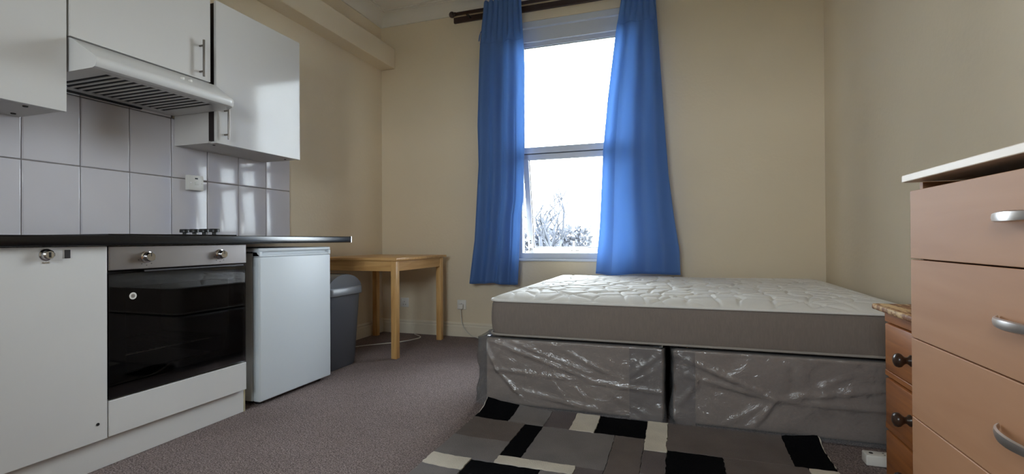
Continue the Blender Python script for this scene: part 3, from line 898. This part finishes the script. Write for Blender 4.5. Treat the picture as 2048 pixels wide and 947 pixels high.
cl = curtain('curtain', 'gathered blue curtain hanging left of the window', LL, LR, 2.905, 0.49, 3.3, 11, 3.90, 0.6, [(0, 0.005), (-0.5, 0.0), (-1, 0.0)], [(0.52, 0.02), (0.78, 0.016)])
curtain('curtain', 'blue curtain right of the window with its hem on the mattress', RL, RR, 2.905, 0.592, 2.6, 23, 3.885, 0.9, [(0, -0.002), (-0.5, 0.0), (-1, 0.01)], [(0.22, 0.03)])
link('tape_cord', tube(B(), smooth_path([(-1.592, 3.895, 2.66), (-1.606, 3.89, 2.62), (-1.612, 3.89, 2.575), (-1.603, 3.89, 2.60), (-1.598, 3.892, 2.65)], 4), 0.003, 6), 'curtain', cl)

# ------------------------------------------------------------------ bed: two divan halves in polythene, mattress on top
def seg_d(px, pz, a, b):
    ax, az = a; bx_, bz = b
    dx, dz = bx_ - ax, bz - az
    t = max(0, min(1, ((px - ax) * dx + (pz - az) * dz) / (dx * dx + dz * dz)))
    return math.hypot(px - ax - t * dx, pz - az - t * dz), t
def divan(x0, x1, fx0_, label, creases, seed, tape):
    t = thing('divan_base', label, 'bed base', ((x0 + x1) / 2, 3.15, 0), 'divan base halves')
    yf, ybk, zt = 2.398, 3.92, 0.352
    link('base_box', box(B(), x0, x1, yf, ybk, 0.012, zt, 0.018, 3), 'divan', t, angle=40)
    for xx in (x0 + 0.08, x1 - 0.08):
        for yy in (yf + 0.1, ybk - 0.1):
            bm = B(); lathe(bm, [(0.02, 0), (0.022, 0.012)], (xx, yy, 0), (0, 0, 1), 12)
            link('glide', bm, 'black_plastic', t)
    # film: runs along the near side and round the left end, tucks over the top edge
    r = 0.03
    xe, ye = x1 + 0.004, yf - 0.008
    xl = fx0_
    path = []      # plan points with outward normals
    path.append((xe, yf + 0.35, 1, 0)); path.append((xe, yf + 0.1, 1, 0)); path.append((xe, ye + 0.012, 1, 0))
    n = 130
    for k in range(n + 1):
        x = xe - 0.008 - (xe - 0.008 - xl - r) * k / n
        path.append((x, ye, 0, -1))
    for k in range(1, 8):
        a = math.radians(270 - 90 * k / 8)
        path.append((xl + r + r * math.cos(a), ye + r + r * math.sin(a), math.cos(a), math.sin(a)))
    for k in range(1, 40):
        path.append((xl, ye + r + (3.85 - ye - r) * k / 39, -1, 0))
    nt_, rg = 34, random.Random(seed)
    bm = B()
    rows = []
    for (x, y, nx, ny) in path:
        col = []
        for j in range(nt_ + 1):
            z = 0.006 + (zt + 0.003 - 0.006) * j / nt_
            h = 0.0
            if ny < -0.5:
                for a, b, w, ht in creases:
                    d_, tt = seg_d(x, z, a, b)
                    if d_ < w: h += ht * (1 - d_ / w) ** 1.5 * (0.35 + 0.65 * math.sin(math.pi * (0.1 + 0.8 * tt)))
            nz = mnoise.noise(Vector((x * 5 + seed, y * 5, z * 9))) * 0.006 + abs(mnoise.noise(Vector((x * 13, y * 13 + seed, z * 10)))) * 0.007
            side = 1.0 + (2.4 if nx < -0.3 else 0)
            h += max(-0.004, nz * side)
            # flare out at the hem, pull in under the top edge
            h += 0.006 * (1 - j / nt_) ** 3
            col.append(bm.verts.new((x + nx * h, y + ny * h, z)))
        for k, ins in ((1, 0.03), (2, 0.075)):
            lift = 0.0045 + 0.004 * abs(mnoise.noise(Vector((x * 9, y * 9, seed + 3)))) * (1 if nx < -.3 else 0.2)
            col.append(bm.verts.new((x - nx * ins, y - ny * ins, zt + lift)))
        rows.append(col)
    for a, b in zip(rows, rows[1:]):
        for j in range(len(a) - 1):
            bm.faces.new((a[j], a[j + 1], b[j + 1], b[j]))
    f = tag(link('polythene_wrap', bm, 'film', t, smooth=True), 'clear crinkled polythene wrap')
    # doubled film where the wrap is lapped
    bm = B()
    def lap(u, v):
        x = tape[0] + (tape[1] - tape[0]) * u; z = 0.01 + (zt - 0.014) * v
        return Vector((x, yf - 0.0035 + 0.002 * mnoise.noise(Vector((x * 20, z * 14, seed))), z))
    grid(bm, lap, 10, 18)
    tag(link('wrap_lap', bm, 'divan_band', t, smooth=True), 'darker lapped band seen through the wrap')
    return t
M['divan_band'] = mat('lapped_dark_fabric', lin(108, 94, 88), 0.8, var=0.1, scale=40, bump=0.2, bscale=300)
cr_l = [((-0.93, 0.34), (-0.35, 0.165), 0.018, 0.011), ((-0.82, 0.345), (-0.38, 0.20), 0.014, 0.010), ((-0.60, 0.335), (-0.30, 0.21), 0.012, 0.008),
        ((-0.40, 0.172), (-0.06, 0.148), 0.012, 0.012), ((-0.98, 0.20), (-0.62, 0.182), 0.016, 0.010), ((-0.62, 0.182), (-0.40, 0.17), 0.012, 0.008),
        ((-0.90, 0.19), (-0.76, 0.06), 0.014, 0.013), ((-0.96, 0.31), (-0.90, 0.19), 0.016, 0.014), ((-0.92, 0.24), (-0.86, 0.33), 0.010, 0.009),
        ((-0.80, 0.10), (-0.35, 0.035), 0.02, 0.008), ((-0.60, 0.16), (-0.54, 0.08), 0.012, 0.008), ((-0.50, 0.15), (-0.42, 0.08), 0.012, 0.007),
        ((-0.28, 0.17), (-0.08, 0.33), 0.016, 0.007), ((-0.26, 0.16), (-0.10, 0.25), 0.014, 0.006), ((-0.38, 0.15), (-0.12, 0.03), 0.02, 0.005)]
cr_r = [((-0.01, 0.33), (0.40, 0.165), 0.02, 0.010), ((0.03, 0.24), (0.40, 0.160), 0.016, 0.008), ((0.40, 0.165), (0.93, 0.27), 0.02, 0.009),
        ((0.40, 0.160), (0.30, 0.03), 0.018, 0.009), ((0.42, 0.158), (0.93, 0.16), 0.016, 0.007), ((0.00, 0.10), (0.08, 0.22), 0.014, 0.008),
        ((0.05, 0.32), (0.08, 0.18), 0.012, 0.008), ((0.45, 0.17), (0.75, 0.33), 0.02, 0.005), ((0.36, 0.14), (0.16, 0.02), 0.018, 0.006)]
divan(-0.965, -0.068, -1.012, 'left divan base half wrapped in clear polythene', cr_l, 4, (-0.225, -0.075))
divan(-0.028, 0.955, -0.034, 'right divan base half wrapped in clear polythene, beside the pine chest', cr_r, 9, (-0.02, 0.07))

mt = thing('mattress', 'white quilted double mattress with grey sides on the divan', 'mattress', (0.0, 3.16, 0.36))
mx0, mx1, my0, my1, mz0, mz1 = -0.952, 0.968, 2.405, 3.935, 0.3685, 0.548
mcx, mcy, mhx, mhy, mr = (mx0 + mx1) / 2, (my0 + my1) / 2, (mx1 - mx0) / 2, (my1 - my0) / 2, 0.07
bm = B()
rings = []
for k in range(9):
    t = k / 8
    bul = 0.006 * math.sin(math.pi * t) - (0.004 if k in (0, 8) else 0)
    rings.append(rrect(bm, mcx, mcy, mhx - 0.004 + bul, mhy - 0.004 + bul, mr, mz0 + (mz1 - mz0) * t, 8))
skin(bm, rings, True, False)
link('side_border', bm, 'mat_side', mt, angle=50)
# quilted top panel
seeds = []
rg = random.Random(12)
for i in range(17):
    for j in range(12):
        seeds.append((mx0 + (i + rg.uniform(.15, .85)) * (mx1 - mx0) / 17, my0 + (j + rg.uniform(.15, .85)) * (my1 - my0) / 12))
def quilt(x, y):
    wx = x + 0.05 * mnoise.noise(Vector((x * 4, y * 4, 0.3))) + 0.015 * mnoise.noise(Vector((x * 13, y * 13, 2.3)))
    wy = y + 0.05 * mnoise.noise(Vector((x * 4, y * 4, 7.1))) + 0.015 * mnoise.noise(Vector((x * 13, y * 13, 5.3)))
    ds = sorted((wx - a) ** 2 + (wy - b) ** 2 for a, b in seeds if abs(a - wx) < 0.34 and abs(b - wy) < 0.34)
    if len(ds) < 2: return 0.0
    e = math.sqrt(ds[1]) - math.sqrt(ds[0])
    q = -0.0115 * math.exp(-(e / 0.013) ** 2)
    s = (wx * 0.8 + wy) / 0.42
    g = abs(s - round(s)) * 0.42
    s2 = (wx * 0.8 - wy) / 0.42
    g2 = abs(s2 - round(s2)) * 0.42
    return q - 0.016 * math.exp(-(min(g, g2) / 0.011) ** 2)
def top(u, v):
    y = my0 + (my1 - my0) * v
    hw = mhx
    e = abs(y - mcy) - (mhy - mr)
    if e > 0: hw = mhx - mr + math.sqrt(max(0, mr * mr - e * e))
    x = mcx + hw * (2 * u - 1)
    edge = min(mhx - abs(x - mcx), mhy - abs(y - mcy))
    edge = max(0.0, min(edge, hw - abs(x - mcx)))
    k = 1 - math.exp(-edge / 0.055)
    lift = 0.040 * k
    # softer towards the right-hand end
    return Vector((x, y, mz1 + 0.002 + lift + quilt(x, y) * k + 0.004 * mnoise.noise(Vector((x * 3, y * 3, 1)))* k))
bm = B(); grid(bm, top, 300, 240)
link('quilted_top', bm, 'mat_top', mt, smooth=True)
def loop(z, out):
    b2 = B(); vs = rrect(b2, mcx, mcy, mhx + out, mhy + out, mr, z, 8)
    pts = [v.co.copy() for v in vs]; b2.free(); return pts
link('piping', tube(B(), loop(mz1 + 0.001, 0.0), 0.0065, 8, True), 'mat_top', mt, smooth=True)
link('piping', tube(B(), loop(mz0 + 0.004, 0.0), 0.006, 8, True), 'piping', mt, smooth=True)

# ------------------------------------------------------------------ rug
rug = thing('rug', 'shaggy rug patterned with black, grey and cream rectangles', 'rug', (-0.2, 1.75, 0))
RX0, RX1, RY0, RY1 = -0.935, 0.548, 0.95, 2.352
def rug_z(x, y):
    # the far edge rides up a little against the bed, the corners curl
    k = max(0.0, (y - 2.22) / 0.13)
    c = max(0.0, 1 - (x - RX0) / 0.30)
    c2 = max(0.0, 1 - (RX1 - x) / 0.16)
    ed = max(0.0, 1 - (x - RX0) / 0.12)
    return 0.008 * k * k + 0.030 * k * k * c + 0.020 * k * k * c2 + 0.006 * ed * ed + 0.0015 * (1 + mnoise.noise(Vector((x * 4, y * 4, 0))))
def rug_patch(name, x0, x1, y0, y1, zo, m, parent, rim=0.004):
    nx, ny = max(2, int((x1 - x0) / 0.016)), max(2, int((y1 - y0) / 0.016))
    bm = B()
    def f(u, v):
        x = x0 + (x1 - x0) * u; y = y0 + (y1 - y0) * v
        jx = 0.005 * mnoise.noise(Vector((x * 48, y * 48, 3))); jy = 0.005 * mnoise.noise(Vector((x * 48, y * 48, 9)))
        yy = y + jy
        z = rug_z(x, yy) + zo
        return Vector((x + jx, yy, z))
    V = grid(bm, f, nx, ny)
    # skirts
    border = [V[i][0] for i in range(nx + 1)] + [V[nx][j] for j in range(1, ny + 1)] + [V[i][ny] for i in range(nx - 1, -1, -1)] + [V[0][j] for j in range(ny - 1, 0, -1)]
    low = [bm.verts.new((v.co.x, v.co.y, v.co.z - zo + 0.0005)) for v in border]
    n = len(border)
    for k in range(n): bm.faces.new((border[k], low[k], low[(k + 1) % n], border[(k + 1) % n]))
    return link(name, bm, m, parent, smooth=False, angle=50)
rug_patch('backing', RX0 - 0.006, RX1 + 0.006, RY0, RY1 + 0.004, 0.005, 'r_cream', rug)
cells = [  # x0, x1, y0, y1, colour
    (-0.935, -0.765, 2.175, 2.352, 'r_black'), (-0.765, -0.59, 2.165, 2.352, 'r_grey'), (-0.59, -0.47, 2.165, 2.352, 'r_dgrey'), (-0.47, -0.357, 2.16, 2.352, 'r_cream'),
    (-0.357, -0.14, 2.16, 2.352, 'r_black'), (-0.14, -0.05, 2.045, 2.352, 'r_cream'), (-0.05, 0.41, 2.075, 2.352, 'r_taupe'), (0.41, 0.548, 2.07, 2.352, 'r_black'),
    (-0.935, -0.678, 1.955, 2.175, 'r_taupe'), (-0.678, -0.59, 1.825, 2.165, 'r_black'), (-0.59, -0.265, 1.82, 2.16, 'r_grey'), (-0.265, -0.14, 1.76, 2.16, 'r_taupe'),
    (-0.935, -0.678, 1.76, 1.955, 'r_grey'), (-0.935, -0.77, 1.66, 1.76, 'r_cream'), (-0.77, -0.49, 1.60, 1.755, 'r_black'), (-0.678, -0.37, 1.755, 1.822, 'r_cream'),
    (-0.14, -0.05, 1.84, 2.045, 'r_dgrey'), (-0.05, 0.16, 1.86, 2.075, 'r_black'), (0.16, 0.45, 1.80, 2.072, 'r_taupe'), (0.45, 0.548, 1.90, 2.068, 'r_cream'),
    (-0.37, -0.265, 1.60, 1.82, 'r_dgrey'), (-0.49, -0.37, 1.60, 1.755, 'r_grey'), (-0.14, 0.16, 1.60, 1.84, 'r_grey'), (-0.935, -0.77, 1.40, 1.66, 'r_grey'),
    (-0.265, -0.14, 1.60, 1.76, 'r_cream'), (0.16, 0.30, 1.45, 1.80, 'r_black'), (0.30, 0.548, 1.45, 1.80, 'r_grey'), (0.45, 0.548, 1.80, 1.90, 'r_dgrey'),
    (-0.77, -0.37, 1.40, 1.60, 'r_taupe'), (-0.37, 0.16, 1.40, 1.60, 'r_dgrey'), (-0.935, -0.60, 0.95, 1.40, 'r_dgrey'), (-0.60, -0.35, 0.95, 1.40, 'r_black'),
    (-0.35, 0.05, 0.95, 1.40, 'r_grey'), (0.05, 0.16, 0.95, 1.40, 'r_cream'), (0.16, 0.548, 0.95, 1.45, 'r_taupe')]
for k, (x0, x1, y0, y1, m) in enumerate(cells):
    if m == 'r_black' and False: continue
    rug_patch('pile_block', x0 + 0.001, x1 - 0.001, y0 + 0.001, y1 - 0.001, {'r_black': 0.0125, 'r_cream': 0.0155}.get(m, 0.0138), m, rug)

# ------------------------------------------------------------------ tall chest of drawers (right foreground)
ch = thing('chest_of_drawers', 'tall beech-effect chest of drawers with curved metal handles', 'chest of drawers', (0.77, 1.03, 0))
cy0, cy1 = 0.59, 1.478
CX = 0.55
bm = B()
box(bm, CX + 0.020, 0.985, cy1 - 0.018, cy1 - 0.002, 0.0, 1.004); box(bm, CX + 0.020, 0.985, cy0 + 0.002, cy0 + 0.018, 0.0, 1.004)
box(bm, 0.975, 0.985, cy0 + .018, cy1 - .018, 0.03, 1.004)
box(bm, CX + 0.035, CX + 0.05, cy0 + .018, cy1 - .018, 0.0, 0.05)
link('body', bm, 'beech', ch)
link('top', box(B(), CX - 0.012, 0.992, cy0 - 0.012, cy1 + 0.014, 1.0065, 1.0245, 0.002), 'beech_pale', ch)
zs = [1.000, 0.815, 0.620, 0.425, 0.230, 0.035]
for k in range(5):
    zt_, zb_ = zs[k] - (0.016 if k == 0 else 0.0015), zs[k + 1] + 0.0015
    dr = link('drawer', box(B(), CX, CX + 0.016, cy0 + 0.001, cy1 - 0.001, zb_, zt_, 0.0012, 1), 'beech', ch)
    bm = box(box(box(B(), CX + .02, 0.94, cy0 + .03, cy0 + .04, zb_ + .02, zt_ - .03), CX + .02, 0.94, cy1 - .04, cy1 - .03, zb_ + .02, zt_ - .03), CX + .02, 0.94, cy0 + .04, cy1 - .04, zb_ + .02, zb_ + .03)
    link('drawer_box', bm, 'carcass', dr)
    zc = (zt_ + zb_) / 2 + 0.003
    # bowed strap handle
    ha, hb = 0.945, 1.123
    bm = B()
    prev = None
    nh = 24
    ring = []
    for i in range(nh + 1):
        s = i / nh
        y = hb + (ha - hb) * s
        o = 0.030 * math.sin(math.pi * s) ** 0.75 + 0.002
        w = 0.0055 + 0.004 * math.sin(math.pi * s)
        if i in (0, nh): w = 0.007
        ring.append([bm.verts.new((CX - o - dx_, y, zc + dz_)) for dx_, dz_ in ((0.0, -w), (0.004, -w * .8), (0.005, 0), (0.004, w * .8), (0.0, w), (-0.002, 0))])
    for a, b in zip(ring, ring[1:]):
        for j in range(6): bm.faces.new((a[j], a[(j + 1) % 6], b[(j + 1) % 6], b[j]))
    bm.faces.new(ring[0]); bm.faces.new(ring[-1])
    tag(link('handle', bm, 'nickel', dr, angle=50), 'curved satin metal handle')

# ------------------------------------------------------------------ pine bedside chest
pc = thing('bedside_chest', 'worn pine bedside chest with dark round knobs', 'bedside chest', (0.82, 1.77, 0))
px0, py0, py1 = 0.66, 1.552, 1.980
bm = B()
box(bm, px0 + 0.012, 0.975, py1 - 0.020, py1, 0.0, 0.622); box(bm, px0 + 0.012, 0.975, py0, py0 + 0.020, 0.0, 0.622)
box(bm, 0.965, 0.975, py0 + .02, py1 - .02, 0.03, 0.622)
link('body', bm, 'dpine_z', pc)
link('top', box(B(), px0 - 0.028, 0.982, py0 - 0.024, py1 + 0.024, 0.6225, 0.642, 0.006, 3), 'dpine_top', pc, angle=40)
for (za, zb) in ((0.585, 0.622), (0.404, 0.424), (0.226, 0.248), (0.0, 0.066)):
    link('rail', box(B(), px0 + 0.002, px0 + 0.02, py0, py1, za, zb, 0.003), 'dpine', pc)
for k, (za, zb) in enumerate(((0.427, 0.581), (0.251, 0.400), (0.069, 0.222))):
    off = 0.004 * (k == 1)
    dr = link('drawer', box(B(), px0 - 0.001 - off, px0 + 0.02, py0 + 0.022 + 0.006 * (k == 1), py1 - 0.012 - 0.012 * (k == 1), za, zb, 0.004), 'dpine', pc, angle=40)
    bm = B()
    zk = (za + zb) / 2 - 0.005
    lathe(bm, [(0.017, 0), (0.017, 0.004), (0.0105, 0.010), (0.0095, 0.016), (0.014, 0.022), (0.0205, 0.029), (0.0215, 0.035), (0.0185, 0.042), (0.009, 0.0465), (0, 0.0475)], (px0 - 0.001 - off, 1.768, zk), (-1, 0, 0), 24)
    tag(link('knob', bm, 'knob_brown', dr, angle=50), 'dark brown turned knob')

# ------------------------------------------------------------------ extension block on the floor between bed and chest
ex = thing('extension_lead', 'white extension block on the carpet between bed and pine chest', 'extension lead', (0.80, 2.22, 0))
link('block', box(B(), 0.672, 0.93, 2.195, 2.250, 0.001, 0.042, 0.006, 3), 'white_plastic', ex, angle=40)
bm = B(); lathe(bm, [(0.007, 0), (0.007, 0.0012)], (0.695, 2.222, 0.042), (0, 0, 1), 12)
link('indicator', bm, 'black_plastic', ex)
for k in range(3):
    xx = 0.745 + 0.062 * k
    for dx, dy in ((0.012, 0), (-0.008, -0.009), (-0.008, 0.009)):
        link('pin_hole', box(B(), xx + dx - 0.003, xx + dx + 0.003, 2.222 + dy - 0.002, 2.222 + dy + 0.002, 0.0416, 0.0424), 'black_plastic', ex)
